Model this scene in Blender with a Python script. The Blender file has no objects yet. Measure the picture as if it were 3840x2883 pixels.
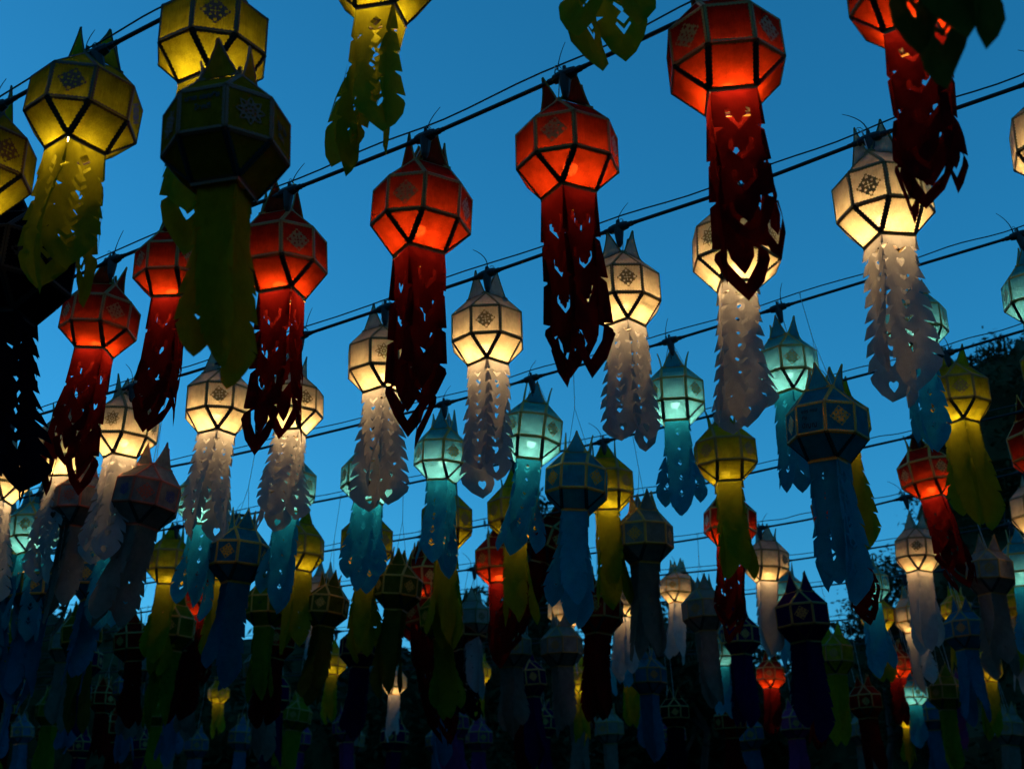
import bpy, bmesh, math, random
from mathutils import Vector, Matrix
from mathutils.geometry import delaunay_2d_cdt
R = math.radians
rnd = random.Random(11)
sc = bpy.context.scene
COL = sc.collection

# ------------------------------------------------------------------ camera, sky, sun, exposure
EYE = Vector((0, 0, 1.6))
FPX, PITCH = 4687.0, math.atan((3212 - 1441.5) / 4687.0)
cam = bpy.data.cameras.new('camera')
cam.lens = 36.0 * FPX / 3840.0
cam.sensor_width = 36.0
cam.clip_end = 2000
cam.dof.use_dof = True
cam.dof.focus_distance = 6.2
cam.dof.aperture_fstop = 3.0
co = bpy.data.objects.new('camera', cam)
COL.objects.link(co)
co.location = EYE
co.rotation_euler = (math.pi / 2 + PITCH, 0, 0)
sc.camera = co

w = bpy.data.worlds.new('World')
sc.world = w
w.use_nodes = True
nt = w.node_tree
bg = nt.nodes['Background']
sky = nt.nodes.new('ShaderNodeTexSky')
sky.sky_type = 'NISHITA'
sky.sun_disc = False
SUN_EL, SUN_AZ = R(7.5), R(-75)
sky.sun_elevation = SUN_EL
sky.sun_rotation = SUN_AZ
sky.air_density = 1.0
sky.dust_density = 0.3
sky.ozone_density = 6.4
hsv = nt.nodes.new('ShaderNodeHueSaturation')
hsv.inputs['Saturation'].default_value = 1.04
hsv.inputs['Hue'].default_value = 0.479
nt.links.new(sky.outputs[0], hsv.inputs['Color'])
nt.links.new(hsv.outputs[0], bg.inputs[0])
bg.inputs[1].default_value = 0.15

sun = bpy.data.lights.new('sun', 'SUN')
sun.energy = 0.02
sun.angle = R(15)
sun.color = (1.0, 0.8, 0.65)
so = bpy.data.objects.new('sun', sun)
COL.objects.link(so)
so.rotation_euler = (R(82.5), 0, R(75))

sc.view_settings.view_transform = 'Standard'
sc.view_settings.look = 'None'
sc.view_settings.gamma = 1
sc.view_settings.use_curve_mapping = False
sc.view_settings.exposure = 0.76
sc.render.engine = 'CYCLES'
cy = sc.cycles
cy.use_denoising = True
cy.max_bounces = 6
cy.diffuse_bounces = 3
cy.transmission_bounces = 4
cy.transparent_max_bounces = 6
cy.sample_clamp_indirect = 3.0
cy.caustics_reflective = False
cy.caustics_refractive = False

# a pixel of the 3840-wide photograph at a given depth along the lens axis -> a point of the place
CP, SP = math.cos(PITCH), math.sin(PITCH)
def at(x, y, d):
    dx, dy = (x - 1920) / FPX, -(y - 1441.5) / FPX
    return EYE + d * Vector((dx, CP - dy * SP, SP + dy * CP))

# ------------------------------------------------------------------ materials
def new_mat(name):
    m = bpy.data.materials.new(name)
    m.use_nodes = True
    n = m.node_tree
    n.nodes.clear()
    out = n.nodes.new('ShaderNodeOutputMaterial')
    return m, n, out

def paper(name, refl, trans, through=0.02, tl=0.55, vary=0.35):
    m, n, out = new_mat(name)
    N, L = n.nodes, n.links
    tc = N.new('ShaderNodeTexCoord')
    mp = N.new('ShaderNodeMapping'); mp.inputs['Scale'].default_value = (26, 26, 2.2)
    L.new(tc.outputs['Object'], mp.inputs[0])
    fib = N.new('ShaderNodeTexNoise'); fib.inputs['Scale'].default_value = 1.6; fib.inputs['Detail'].default_value = 6; fib.inputs['Roughness'].default_value = 0.7
    L.new(mp.outputs[0], fib.inputs[0])
    oi = N.new('ShaderNodeObjectInfo')
    add = N.new('ShaderNodeVectorMath'); add.operation = 'ADD'
    L.new(tc.outputs['Object'], add.inputs[0])
    sc_ = N.new('ShaderNodeVectorMath'); sc_.operation = 'SCALE'; sc_.inputs[0].default_value = (37, 19, 53)
    L.new(oi.outputs['Random'], sc_.inputs['Scale']); L.new(sc_.outputs[0], add.inputs[1])
    sta = N.new('ShaderNodeTexNoise'); sta.inputs['Scale'].default_value = 2.3; sta.inputs['Detail'].default_value = 5; sta.inputs['Roughness'].default_value = 0.65
    L.new(add.outputs[0], sta.inputs[0])
    r1 = N.new('ShaderNodeMapRange'); r1.inputs[1].default_value = 0.3; r1.inputs[2].default_value = 0.7; r1.inputs[3].default_value = 1 - vary * 0.8; r1.inputs[4].default_value = 1 + vary * 0.3
    L.new(fib.outputs[0], r1.inputs[0])
    r2 = N.new('ShaderNodeMapRange'); r2.inputs[1].default_value = 0.3; r2.inputs[2].default_value = 0.65; r2.inputs[3].default_value = 1 - vary; r2.inputs[4].default_value = 1.05
    L.new(sta.outputs[0], r2.inputs[0])
    r3 = N.new('ShaderNodeMapRange'); r3.inputs[3].default_value = 0.85; r3.inputs[4].default_value = 1.08
    L.new(oi.outputs['Random'], r3.inputs[0])
    mu = N.new('ShaderNodeMath'); mu.operation = 'MULTIPLY'
    L.new(r1.outputs[0], mu.inputs[0]); L.new(r2.outputs[0], mu.inputs[1])
    mu2 = N.new('ShaderNodeMath'); mu2.operation = 'MULTIPLY'
    L.new(mu.outputs[0], mu2.inputs[0]); L.new(r3.outputs[0], mu2.inputs[1])
    def tint(c):
        v = N.new('ShaderNodeVectorMath'); v.operation = 'SCALE'; v.inputs[0].default_value = c
        L.new(mu2.outputs[0], v.inputs['Scale'])
        return v.outputs[0]
    d = N.new('ShaderNodeBsdfDiffuse'); L.new(tint(refl), d.inputs[0])
    t = N.new('ShaderNodeBsdfTranslucent'); L.new(tint(trans), t.inputs[0])
    bp = N.new('ShaderNodeBump'); bp.inputs['Strength'].default_value = 0.25; bp.inputs['Distance'].default_value = 0.01
    L.new(fib.outputs[0], bp.inputs['Height'])
    L.new(bp.outputs[0], d.inputs['Normal']); L.new(bp.outputs[0], t.inputs['Normal'])
    mx = N.new('ShaderNodeMixShader'); mx.inputs[0].default_value = tl
    L.new(d.outputs[0], mx.inputs[1]); L.new(t.outputs[0], mx.inputs[2])
    last = mx
    if through > 0:
        tp = N.new('ShaderNodeBsdfTransparent'); tp.inputs[0].default_value = (*[c ** .7 for c in trans], 1)
        m2 = N.new('ShaderNodeMixShader')
        r4 = N.new('ShaderNodeMapRange'); r4.inputs[1].default_value = 0.35; r4.inputs[2].default_value = 0.7; r4.inputs[3].default_value = through * 0.15; r4.inputs[4].default_value = through * 1.85
        L.new(fib.outputs[0], r4.inputs[0]); L.new(r4.outputs[0], m2.inputs[0])
        L.new(mx.outputs[0], m2.inputs[1]); L.new(tp.outputs[0], m2.inputs[2])
        last = m2
    L.new(last.outputs[0], out.inputs[0])
    return m

def solid(name, col, rough=0.6, metal=0.0, vary=0.3, scale=18, spec=0.4):
    m, n, out = new_mat(name)
    N, L = n.nodes, n.links
    tc = N.new('ShaderNodeTexCoord')
    no = N.new('ShaderNodeTexNoise'); no.inputs['Scale'].default_value = scale; no.inputs['Detail'].default_value = 4
    L.new(tc.outputs['Object'], no.inputs[0])
    r = N.new('ShaderNodeMapRange'); r.inputs[1].default_value = 0.3; r.inputs[2].default_value = 0.7; r.inputs[3].default_value = 1 - vary; r.inputs[4].default_value = 1 + vary
    L.new(no.outputs[0], r.inputs[0])
    v = N.new('ShaderNodeVectorMath'); v.operation = 'SCALE'; v.inputs[0].default_value = col
    L.new(r.outputs[0], v.inputs['Scale'])
    p = N.new('ShaderNodeBsdfPrincipled')
    p.inputs['Roughness'].default_value = rough
    p.inputs['Metallic'].default_value = metal
    p.inputs['Specular IOR Level'].default_value = spec
    L.new(v.outputs[0], p.inputs['Base Color'])
    L.new(p.outputs[0], out.inputs[0])
    return m

PAPER = {
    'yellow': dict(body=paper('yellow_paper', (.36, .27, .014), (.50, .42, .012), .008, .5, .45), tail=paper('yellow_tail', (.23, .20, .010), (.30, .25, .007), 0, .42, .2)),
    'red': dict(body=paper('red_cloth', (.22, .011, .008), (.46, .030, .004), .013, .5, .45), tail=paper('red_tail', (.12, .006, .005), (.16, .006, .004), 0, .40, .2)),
    'white': dict(body=paper('white_paper', (.37, .33, .28), (.54, .44, .265), .010, .5, vary=.32), tail=paper('white_tail', (.37, .345, .32), (.42, .385, .34), 0, .42, .15)),
    'turquoise': dict(body=paper('turquoise_paper', (.012, .21, .28), (.11, .41, .41), .011, .5, vary=.35), tail=paper('turquoise_tail', (.012, .26, .34), (.015, .30, .37), 0, .40, .2)),
    'dun': dict(body=paper('warmed_yellow_paper', (.90, .22, .010), (.3, .12, .008), 0), tail=paper('warmed_yellow_tail', (.72, .22, .008), (.60, .24, .008), 0, .4, .2)),  # yellow pushed to orange, standing in for missing warm light
    'shaded_white': dict(body=paper('shaded_white_paper', (.27, .22, .175), (.14, .11, .08), 0, .3, .4), tail=paper('shaded_white_tail', (.21, .165, .125), (.16, .125, .09), 0, .35, .25)),  # white paper with shade put into its colour, for unlit lanterns
    'blue': dict(body=paper('shaded_turquoise_paper', (.010, .13, .20), (.02, .10, .14), 0, .3, .4), tail=paper('shaded_turquoise_tail', (.009, .13, .21), (.010, .12, .18), 0, .35, .25)),  # turquoise paper darkened in its colour for the shaded unlit lanterns
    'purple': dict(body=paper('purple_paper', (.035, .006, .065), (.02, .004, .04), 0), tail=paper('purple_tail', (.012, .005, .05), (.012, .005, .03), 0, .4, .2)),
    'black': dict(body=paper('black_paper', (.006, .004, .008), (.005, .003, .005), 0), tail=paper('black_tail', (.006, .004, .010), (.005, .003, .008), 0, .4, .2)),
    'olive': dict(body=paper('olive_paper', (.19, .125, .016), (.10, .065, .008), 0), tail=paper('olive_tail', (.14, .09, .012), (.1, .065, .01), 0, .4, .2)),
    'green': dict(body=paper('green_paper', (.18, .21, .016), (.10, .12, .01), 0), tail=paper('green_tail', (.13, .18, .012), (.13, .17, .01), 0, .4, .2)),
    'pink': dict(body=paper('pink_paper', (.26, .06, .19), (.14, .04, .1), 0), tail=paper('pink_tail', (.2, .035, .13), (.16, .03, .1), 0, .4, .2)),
}
GOLD = solid('gold_foil', (.62, .21, .014), .5, .15, .45, 40)
BACKLIT_BROWN = solid('backlit_brown_foil', (.11, .040, .012), .6, .1, .4, 40)  # gold foil with the backlit darkness put into its colour
SHADED_GOLD = solid('shaded_gold_foil', (.27, .13, .022), .6, .2, .4, 40)  # gold foil darkened for backlit and dim far lanterns
BACKLIT_OLIVE = solid('backlit_olive_foil', (.15, .095, .022), .6, .15, .4, 40)  # gold foil coloured as dark as it looks against glowing paper
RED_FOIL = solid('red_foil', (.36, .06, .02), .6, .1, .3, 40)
DARK_TRIM = solid('dark_trim', (.012, .009, .008), .8, 0, .2)
BAMBOO = solid('bamboo', (.05, .03, .018), .7, 0, .3)
RUBBER = solid('black_rubber', (.008, .008, .009), .55, 0, .2)
WIRE = solid('wire', (.03, .03, .032), .5, .2, .2)
THREAD = solid('thread', (.45, .44, .42), .8, 0, .2)
INK = solid('ink', (.008, .008, .012), .7, 0, .1)
BLUE_INK = solid('blue_ink', (.02, .03, .12), .7, 0, .2)
RED_INK = solid('red_ink', (.25, .06, .02), .7, 0, .2)
BARK = solid('bark', (.03, .022, .016), .9, 0, .4, 8)
LEAF = solid('leaf', (.018, .028, .011), .8, 0, .5, 3, .1)
GROUND = solid('ground', (.035, .033, .03), .95, 0, .3, .7)

def glow(name, col, s):
    m, n, out = new_mat(name)
    e = n.nodes.new('ShaderNodeEmission')
    e.inputs[0].default_value = (*col, 1)
    e.inputs[1].default_value = s
    n.links.new(e.outputs[0], out.inputs[0])
    return m
BULB_K = 1.6
WARM = (1.0, .66, .30)
PALE = (1.0, .90, .68)
BULBS = {
    ('yellow', 0): glow('bulb_yellow', (1, .72, .30), 31 * BULB_K), ('yellow', 1): glow('bulb_yellow_dim', (1, .70, .30), 20 * BULB_K),
    ('red', 0): glow('bulb_red', (1, .60, .22), 52 * BULB_K), ('red', 1): glow('bulb_red_dim', (1, .6, .22), 20 * BULB_K),
    ('white', 0): glow('bulb_white', WARM, 112 * BULB_K), ('white', 1): glow('bulb_white_dim', (1, .62, .26), 54 * BULB_K),
    ('turquoise', 0): glow('bulb_turquoise', PALE, 62 * BULB_K), ('turquoise', 1): glow('bulb_turquoise_dim', PALE, 30 * BULB_K),
}

# ------------------------------------------------------------------ helpers
def link(name, data, parent=None, mat=None):
    o = bpy.data.objects.new(name, data)
    COL.objects.link(o)
    if parent is not None:
        o.parent = parent
    if mat is not None:
        s = o.material_slots[0]
        s.link = 'OBJECT'
        s.material = mat
    return o

def mesh(name, V, F, mat=None, smooth=False):
    me = bpy.data.meshes.new(name)
    me.from_pydata([tuple(v) for v in V], [], F)
    me.materials.append(mat)
    if smooth:
        me.polygons.foreach_set('use_smooth', [True] * len(me.polygons))
    me.update()
    return me

def tag(o, label, cat, group=None, kind=None):
    if label: o['label'] = label
    if cat: o['category'] = cat
    if group: o['group'] = group
    if kind: o['kind'] = kind
    return o

def tube(V, F, pts, rads, n=6, cap=True):
    pts = [Vector(p) for p in pts]
    base = len(V)
    up = None
    for i, p in enumerate(pts):
        t = (pts[min(i + 1, len(pts) - 1)] - pts[max(i - 1, 0)]).normalized()
        if up is None or abs(up.dot(t)) > .95:
            up = Vector((0, 0, 1)) if abs(t.z) < .9 else Vector((1, 0, 0))
        a = t.cross(up).normalized()
        b = t.cross(a).normalized()
        up = -b if False else up
        r = rads[i] if isinstance(rads, (list, tuple)) else rads
        for k in range(n):
            an = 2 * math.pi * k / n
            V.append(p + a * (r * math.cos(an)) + b * (r * math.sin(an)))
    for i in range(len(pts) - 1):
        for k in range(n):
            k2 = (k + 1) % n
            F.append((base + i * n + k, base + i * n + k2, base + (i + 1) * n + k2, base + (i + 1) * n + k))
    if cap:
        F.append(tuple(base + k for k in range(n)))
        F.append(tuple(base + (len(pts) - 1) * n + k for k in reversed(range(n))))

def inside(p, poly):
    x, y = p
    c = False
    j = len(poly) - 1
    for i in range(len(poly)):
        xi, yi = poly[i]; xj, yj = poly[j]
        if (yi > y) != (yj > y) and x < (xj - xi) * (y - yi) / (yj - yi) + xi:
            c = not c
        j = i
    return c

def fill(outer, holes, step=None):
    """triangles of a flat sheet with holes"""
    P, E = [], []
    def loop(pl):
        b = len(P)
        P.extend(Vector(p) for p in pl)
        E.extend((b + i, b + (i + 1) % len(pl)) for i in range(len(pl)))
    loop(outer)
    for h in holes: loop(h)
    if step:
        xs = [p[0] for p in outer]; ys = [p[1] for p in outer]
        y = min(ys) + step * .5
        while y < max(ys):
            x = min(xs) + step * .5
            while x < max(xs):
                if inside((x, y), outer) and not any(inside((x, y), h) for h in holes):
                    P.append(Vector((x, y)))
                x += step
            y += step
    vs, es, fs, *_ = delaunay_2d_cdt(P, E, [], 0, 1e-5)
    out = []
    for f in fs:
        c = (sum(vs[i].x for i in f) / len(f), sum(vs[i].y for i in f) / len(f))
        if inside(c, outer) and not any(inside(c, h) for h in holes):
            out.append(tuple(f))
    return [(v.x, v.y) for v in vs], out

# ------------------------------------------------------------------ lantern pieces, in units of one panel edge
AP, HB, HT = 1.2071, .5, 1.2071          # apothem, half band height, ring height
def polar(r, t, th):
    c, s = math.cos(th), math.sin(th)
    return lambda z: Vector((r * c - t * s, r * s + t * c, z))
def pt(ap, t, z, th=0.0):
    c, s = math.cos(th), math.sin(th)
    return Vector((ap * c - t * s, ap * s + t * c, z))

def grid_quad(name, a, b, c, d, n=4, sag=.022):
    V, F = [], []
    nrm = (b - a).cross(d - a).normalized()
    if nrm.x < 0: nrm = -nrm
    for i in range(n + 1):
        for j in range(n + 1):
            u, v = j / n, i / n
            p = (a * (1 - u) + b * u) * (1 - v) + (d * (1 - u) + c * u) * v
            V.append(p - nrm * sag * math.sin(math.pi * u) * math.sin(math.pi * v))
    for i in range(n):
        for j in range(n):
            k = i * (n + 1) + j
            F.append((k, k + 1, k + n + 2, k + n + 1))
    return mesh(name, V, F, PAPER['white']['body'], True)
def tri_panel(name, a, b, c, n=4, sag=.015):
    V, F, idx = [], [], {}
    nrm = (b - a).cross(c - a).normalized()
    if nrm.x < 0: nrm = -nrm
    for i in range(n + 1):
        for j in range(n + 1 - i):
            u, v = i / n, j / n
            q = 27 * u * v * (1 - u - v)
            idx[i, j] = len(V)
            V.append(a * (1 - u - v) + b * u + c * v - nrm * sag * q)
    for i in range(n):
        for j in range(n - i):
            F.append((idx[i, j], idx[i + 1, j], idx[i, j + 1]))
            if j < n - i - 1:
                F.append((idx[i + 1, j], idx[i + 1, j + 1], idx[i, j + 1]))
    return mesh(name, V, F, PAPER['white']['body'], True)

M_SIDE = grid_quad('side_panel', pt(AP, -.5, -HB), pt(AP, .5, -HB), pt(AP, .5, HB), pt(AP, -.5, HB))
M_UP = grid_quad('upper_panel', pt(AP, -.5, HB), pt(AP, .5, HB), pt(.5, .5, HT), pt(.5, -.5, HT))
M_LOW = grid_quad('lower_panel', pt(AP, -.5, -HB), pt(AP, .5, -HB), pt(.5, .5, -HT), pt(.5, -.5, -HT))
M_UPT = tri_panel('upper_triangle', pt(AP, -.5, HB), pt(AP, .5, HB), pt(.7071, 0, HT))
M_LOWT = tri_panel('lower_triangle', pt(AP, -.5, -HB), pt(AP, .5, -HB), pt(.7071, 0, -HT))

def spike_mesh(lean, h, name='spike'):
    V, F = [], []
    n = 5
    for i in range(n + 1):
        v = i / n
        hw = .44 * (1 - v) ** 1.15
        z = HT + h * v
        o = .5 + lean * v * v
        for s in (-1, 0, 1):
            V.append(Vector((o + .05 * (1 - abs(s)) * (1 - v), s * max(hw, .008), z)))
    for i in range(n):
        for j in range(2):
            k = i * 3 + j
            F.append((k, k + 1, k + 4, k + 3))
    return mesh(name, V, F, PAPER['white']['body'], True)
def spike_edge_mesh(lean, h):
    V, F = [], []
    for s in (-1, 1):
        pts = []
        for i in range(6):
            v = i / 5
            pts.append(Vector((.5 + lean * v * v, s * max(.44 * (1 - v) ** 1.15, .008), HT + h * v)))
        tube(V, F, pts, .028, 4)
    return mesh('spike_edging', V, F, GOLD)
SPIKES = [(spike_mesh(l, h), spike_edge_mesh(l, h)) for l, h in ((.02, 1.0), (.10, .92), (-.05, 1.06), (.16, .88))]

def strip(V, F, p0, p1, inward, nrm, wd, teeth, off=.014, amp=.35):
    L = (p1 - p0)
    o = nrm * off
    base = len(V)
    n = teeth * 2
    for i in range(n + 1):
        q = p0 + L * (i / n) + o
        V.append(q)
        V.append(q + inward * wd * (1 + (amp if i % 2 else -amp * .3)))
    for i in range(n):
        k = base + i * 2
        F.append((k, k + 2, k + 3, k + 1))
def faces_of():
    out = []
    for k in range(8):
        th = k * math.pi / 4
        out.append(('side', [pt(AP, -.5, -HB, th), pt(AP, .5, -HB, th), pt(AP, .5, HB, th), pt(AP, -.5, HB, th)]))
        if k % 2 == 0:
            out.append(('up', [pt(AP, -.5, HB, th), pt(AP, .5, HB, th), pt(.5, .5, HT, th), pt(.5, -.5, HT, th)]))
            out.append(('low', [pt(AP, -.5, -HB, th), pt(AP, .5, -HB, th), pt(.5, .5, -HT, th), pt(.5, -.5, -HT, th)]))
        else:
            out.append(('up', [pt(AP, -.5, HB, th), pt(AP, .5, HB, th), pt(.7071, 0, HT, th)]))
            out.append(('low', [pt(AP, -.5, -HB, th), pt(AP, .5, -HB, th), pt(.7071, 0, -HT, th)]))
    return out
def trims(teeth, wd):
    GV, GF, DV, DF = [], [], [], []
    for kind, poly in faces_of():
        c = sum(poly, Vector()) / len(poly)
        nrm = (poly[1] - poly[0]).cross(poly[2] - poly[0]).normalized()
        if nrm.dot(c) < 0: nrm = -nrm
        m = len(poly)
        for i in range(m):
            a, b = poly[i], poly[(i + 1) % m]
            t = (b - a).normalized()
            inw = nrm.cross(t)
            if inw.dot(c - a) < 0: inw = -inw
            slanted = kind == 'low' and abs(a.z - b.z) > .1
            if slanted: strip(DV, DF, a, b, inw, nrm, wd * .95, teeth)
            else: strip(GV, GF, a, b, inw, nrm, wd * .8, teeth)
    for k in range(4):
        th = k * math.pi / 2
        for z0, z1 in ((-HT, -HT - .07), (HT, HT + .06)):
            b = len(GV)
            GV += [pt(.515, -.515, z0, th), pt(.515, .515, z0, th), pt(.515, .515, z1, th), pt(.515, -.515, z1, th)]
            GF.append((b, b + 1, b + 2, b + 3))
    return mesh('foil_trim', GV, GF, GOLD), mesh('dark_edging', DV, DF, DARK_TRIM)
M_TRIM, M_DARK = trims(11, .068)
def frame_mesh():
    V, F = [], []
    seen = set()
    for kind, poly in faces_of():
        m = len(poly)
        for i in range(m):
            a, b = poly[i] * .965, poly[(i + 1) % m] * .965
            key = tuple(sorted((tuple(round(x, 3) for x in a), tuple(round(x, 3) for x in b))))
            if key in seen: continue
            seen.add(key)
            tube(V, F, [a, b], .045 if (kind == 'low' and abs(a.z - b.z) > .1) else .026, 4)
    return mesh('bamboo_frame', V, F, BAMBOO)
M_FRAME = frame_mesh()

def ico(name, r, z, mat, seg=10, ring=7):
    V, F = [], []
    bm = bmesh.new()
    bmesh.ops.create_uvsphere(bm, u_segments=seg, v_segments=ring, radius=r)
    bmesh.ops.scale(bm, vec=(1, 1, 1.15), verts=bm.verts)
    bmesh.ops.delete(bm, geom=[v for v in bm.verts if v.co.z > .09], context='VERTS')
    me = bpy.data.meshes.new(name)
    bm.to_mesh(me); bm.free()
    me.materials.append(mat)
    me.polygons.foreach_set('use_smooth', [True] * len(me.polygons))
    return me
M_BULB = ico('bulb', .2, 0, RUBBER)

# lacy foil emblems on every other side panel
def heart(cx, cy, s, ang):
    pts = []
    for (x, y) in ((0, 1.0), (.55, .25), (.62, -.28), (.36, -.58), (0, -.34), (-.36, -.58), (-.62, -.28), (-.55, .25)):
        c, q = math.cos(ang), math.sin(ang)
        pts.append((cx + s * (x * c - y * q), cy + s * (x * q + y * c)))
    return pts
def petal(cx, cy, s, ang, wd=.5):
    c, q = math.cos(ang), math.sin(ang)
    return [(cx + s * (x * wd * c - y * q), cy + s * (x * wd * q + y * c)) for (x, y) in ((0, 1), (.8, .2), (.7, -.6), (0, -1), (-.7, -.6), (-.8, .2))]
def ngon(cx, cy, r, n=8):
    return [(cx + r * math.cos(2 * math.pi * i / n), cy + r * math.sin(2 * math.pi * i / n)) for i in range(n)]
def emblem(kind):
    H = [ngon(0, 0, .032)]
    if kind == 0:
        outer = []
        S = .34
        cor = [(0, S), (-S, 0), (0, -S), (S, 0)]
        for i in range(4):
            a, b = Vector(cor[i]), Vector(cor[(i + 1) % 4])
            nrm = (a + b).normalized()
            for k in range(14):
                t = k / 14
                outer.append(tuple(a.lerp(b, t) + nrm * ((.022 if k % 2 else -.012) + (.012 * math.cos(t * 6 * math.pi)))))
        for k in range(4):
            an = k * math.pi / 2
            d = Vector((-math.sin(an), math.cos(an)))
            H.append(petal(d.x * .085, d.y * .085, .043, an))
            H.append(heart(d.x * .235, d.y * .235, .072, an))
            an2 = an + math.pi / 4
            d = Vector((-math.sin(an2), math.cos(an2)))
            H.append(heart(d.x * .155, d.y * .155, .055, an2))
    else:
        outer = []
        for k in range(16):
            an = math.pi * k / 8
            r = .33 if k % 2 == 0 else .215
            outer.append((r * math.cos(an), r * math.sin(an)))
            an += math.pi / 16
            r = .265
            outer.append((r * math.cos(an), r * math.sin(an)))
        for k in range(8):
            an = k * math.pi / 4
            H.append(ngon(.105 * math.cos(an + .39), .105 * math.sin(an + .39), .030, 6))
            H.append(petal(.225 * math.cos(an), .225 * math.sin(an), .062, an - math.pi / 2, .62))
    P, T = fill(outer, H)
    return mesh('emblem', [Vector((AP + .016, x, y)) for x, y in P], T, GOLD)
M_EMB = [emblem(0), emblem(1)]

# ------------------------------------------------------------------ paper streamers: cut outline + cut-outs, then bent
def side_pts(n, top, bot, w0, w1, slit, drop, rise, tip):
    """right edge from the top down: n barbs"""
    pts = [(w0, 0)]
    for i in range(n):
        s = top + (bot - top) * i / max(n - 1, 1)
        wd = w0 + (w1 - w0) * (s / bot)
        pts += [(wd + tip, s), (wd - slit, s - rise), (wd - .01, s + drop)]
    return pts
def chevron(cx, s, w, h, t):
    return [(cx, s + h), (cx - w, s), (cx - w * .8, s - t * .4), (cx, s + h - t), (cx + w * .8, s - t * .4), (cx + w, s)]
def down(poly):
    return [(x, -y) for x, y in poly]
def streamer_cut(style, L, seed):
    q = random.Random(seed)
    holes = []
    if style == 'spear':
        right = side_pts(4, L * .2, L * .70, .5, .62, .17, .12, .03, .03)
        right += [(.63, L * .76), (.55, L * .84), (.32, L * .93)]
        for i in range(5):
            s = L * (.12 + .145 * i)
            holes.append([(0, s - .19), (.15, s - .02), (0, s + .12), (-.15, s - .02)])
            holes.append([(x, y) for x, y in chevron(0, s + .15, .19, .26, .15)])
    elif style == 'ornate':
        right = side_pts(3, L * .25, L * .72, .5, .56, .17, .13, .0, .02)
        right += [(.58, L * .78), (.36, L * .9)]
        for i in range(3):
            s = L * (.16 + .2 * i)
            holes.append([(0, s + .42), (-.26, s + .10), (-.27, s - .12), (-.18, s - .17), (-.16, s - .06), (-.17, s + .06), (-.09, s + .09),
                          (-.06, s + .2), (0, s + .24), (.06, s + .2), (.09, s + .09), (.17, s + .06), (.16, s - .06), (.18, s - .17), (.27, s - .12), (.26, s + .10)])
        s = L * .8
        holes.append([(0, s + .52), (-.30, s + .02), (-.37, s - .32), (-.27, s - .36), (-.24, s - .1), (-.10, s + .16), (0, s + .3), (.10, s + .16), (.24, s - .1), (.27, s - .36), (.37, s - .32), (.30, s + .02)])
    elif style == 'feather':
        right = side_pts(8, L * .1, L * .82, .5, .58, .20, .10, .14, .05)
        right += [(.54, L * .88), (.34, L * .95)]
        for i in range(8):
            s = L * (.09 + .092 * i)
            if i % 3 == 1:
                holes.append([(x, y) for x, y in heart(0, s, .19, 0)])
            else:
                holes.append(chevron(q.uniform(-.04, .04), s, q.uniform(.15, .2), .17, .12))
        holes.append(heart(0, L * .89, .2, 0))
    elif style == 'leaf':
        right = side_pts(5, L * .14, L * .76, .5, .54, .14, .08, .10, .04)
        right += [(.50, L * .82), (.40, L * .89), (.2, L * .955)]
        for i in range(5):
            s = L * (.1 + .16 * i)
            if q.random() < .95:
                holes.append(chevron(.0, s + .12, .13, .15, .10))
                holes.append([(0, s - .13), (.085, s), (0, s + .10), (-.085, s)])
    else:                                   # worn: nearly plain
        right = side_pts(6, L * .1, L * .80, .5, .52, .10, .06, .06, .04)
        right += [(.48, L * .84), (.36, L * .91), (.18, L * .965)]
        for i in range(4):
            if q.random() < .6:
                holes.append(chevron(q.uniform(-.1, .1), L * (.15 + .2 * i), .07, .08, .06))
    tipx = q.uniform(-.06, .06)
    outer = right + [(tipx, L)] + [(-x, y) for x, y in reversed(right)]
    if style in ('feather', 'worn', 'leaf', 'ornate'):
        outer = [(x + q.uniform(-.012, .012), y + (q.uniform(-.015, .015) if 0 < y < L else 0)) for x, y in outer]
    holes = [h for h in holes]
    return outer, holes

def streamer_mesh(style, L, var, seed):
    q = random.Random(seed * 7 + var)
    outer, holes = streamer_cut(style, L, seed)
    P, T = fill(down(outer), [down(h) for h in holes], .2)
    flare, wave, tw, curl = ((.10, .06, .22, .14), (.30, .09, -.55, -.20), (-.06, .12, .75, .26), (.18, .06, 1.15, .16))[var]
    if style == 'ornate':
        flare, wave, tw, curl = flare * .45, wave * .6, tw * .35, curl
    ph = q.uniform(0, 6)
    V = []
    for x, y in P:
        s = -y / L
        fold = curl * (x * x - .08) * min(1, s * 1.6) * 2
        out = flare * s * s * L * .28 + wave * math.sin(s * 6.5 + ph) * s + fold
        out += .028 * math.sin(7 * x + 15 * s + ph) * min(1, 3 * s) + .018 * math.sin(13 * x - 23 * s + 2 * ph)
        a = tw * s * s + .10 * math.sin(9 * s + ph) * s
        px = x * math.cos(a) + (.10 * math.sin(s * 4.2 + ph) + .03 * math.sin(s * 11 + ph)) * s
        V.append(Vector((.49 + out + x * math.sin(a), px, -HT - .02 + y * (1 - .01 * abs(flare)))))
    return mesh('streamer', V, T, PAPER['white']['tail'], True)
STREAM = {}
for style, L in (('spear', 4.1), ('ornate', 4.9), ('feather', 4.3), ('leaf', 4.3), ('worn', 4.4)):
    STREAM[style] = [streamer_mesh(style, L * (1, .93, 1.04, .86)[v], v, 3 + v) for v in range(4)]

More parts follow.
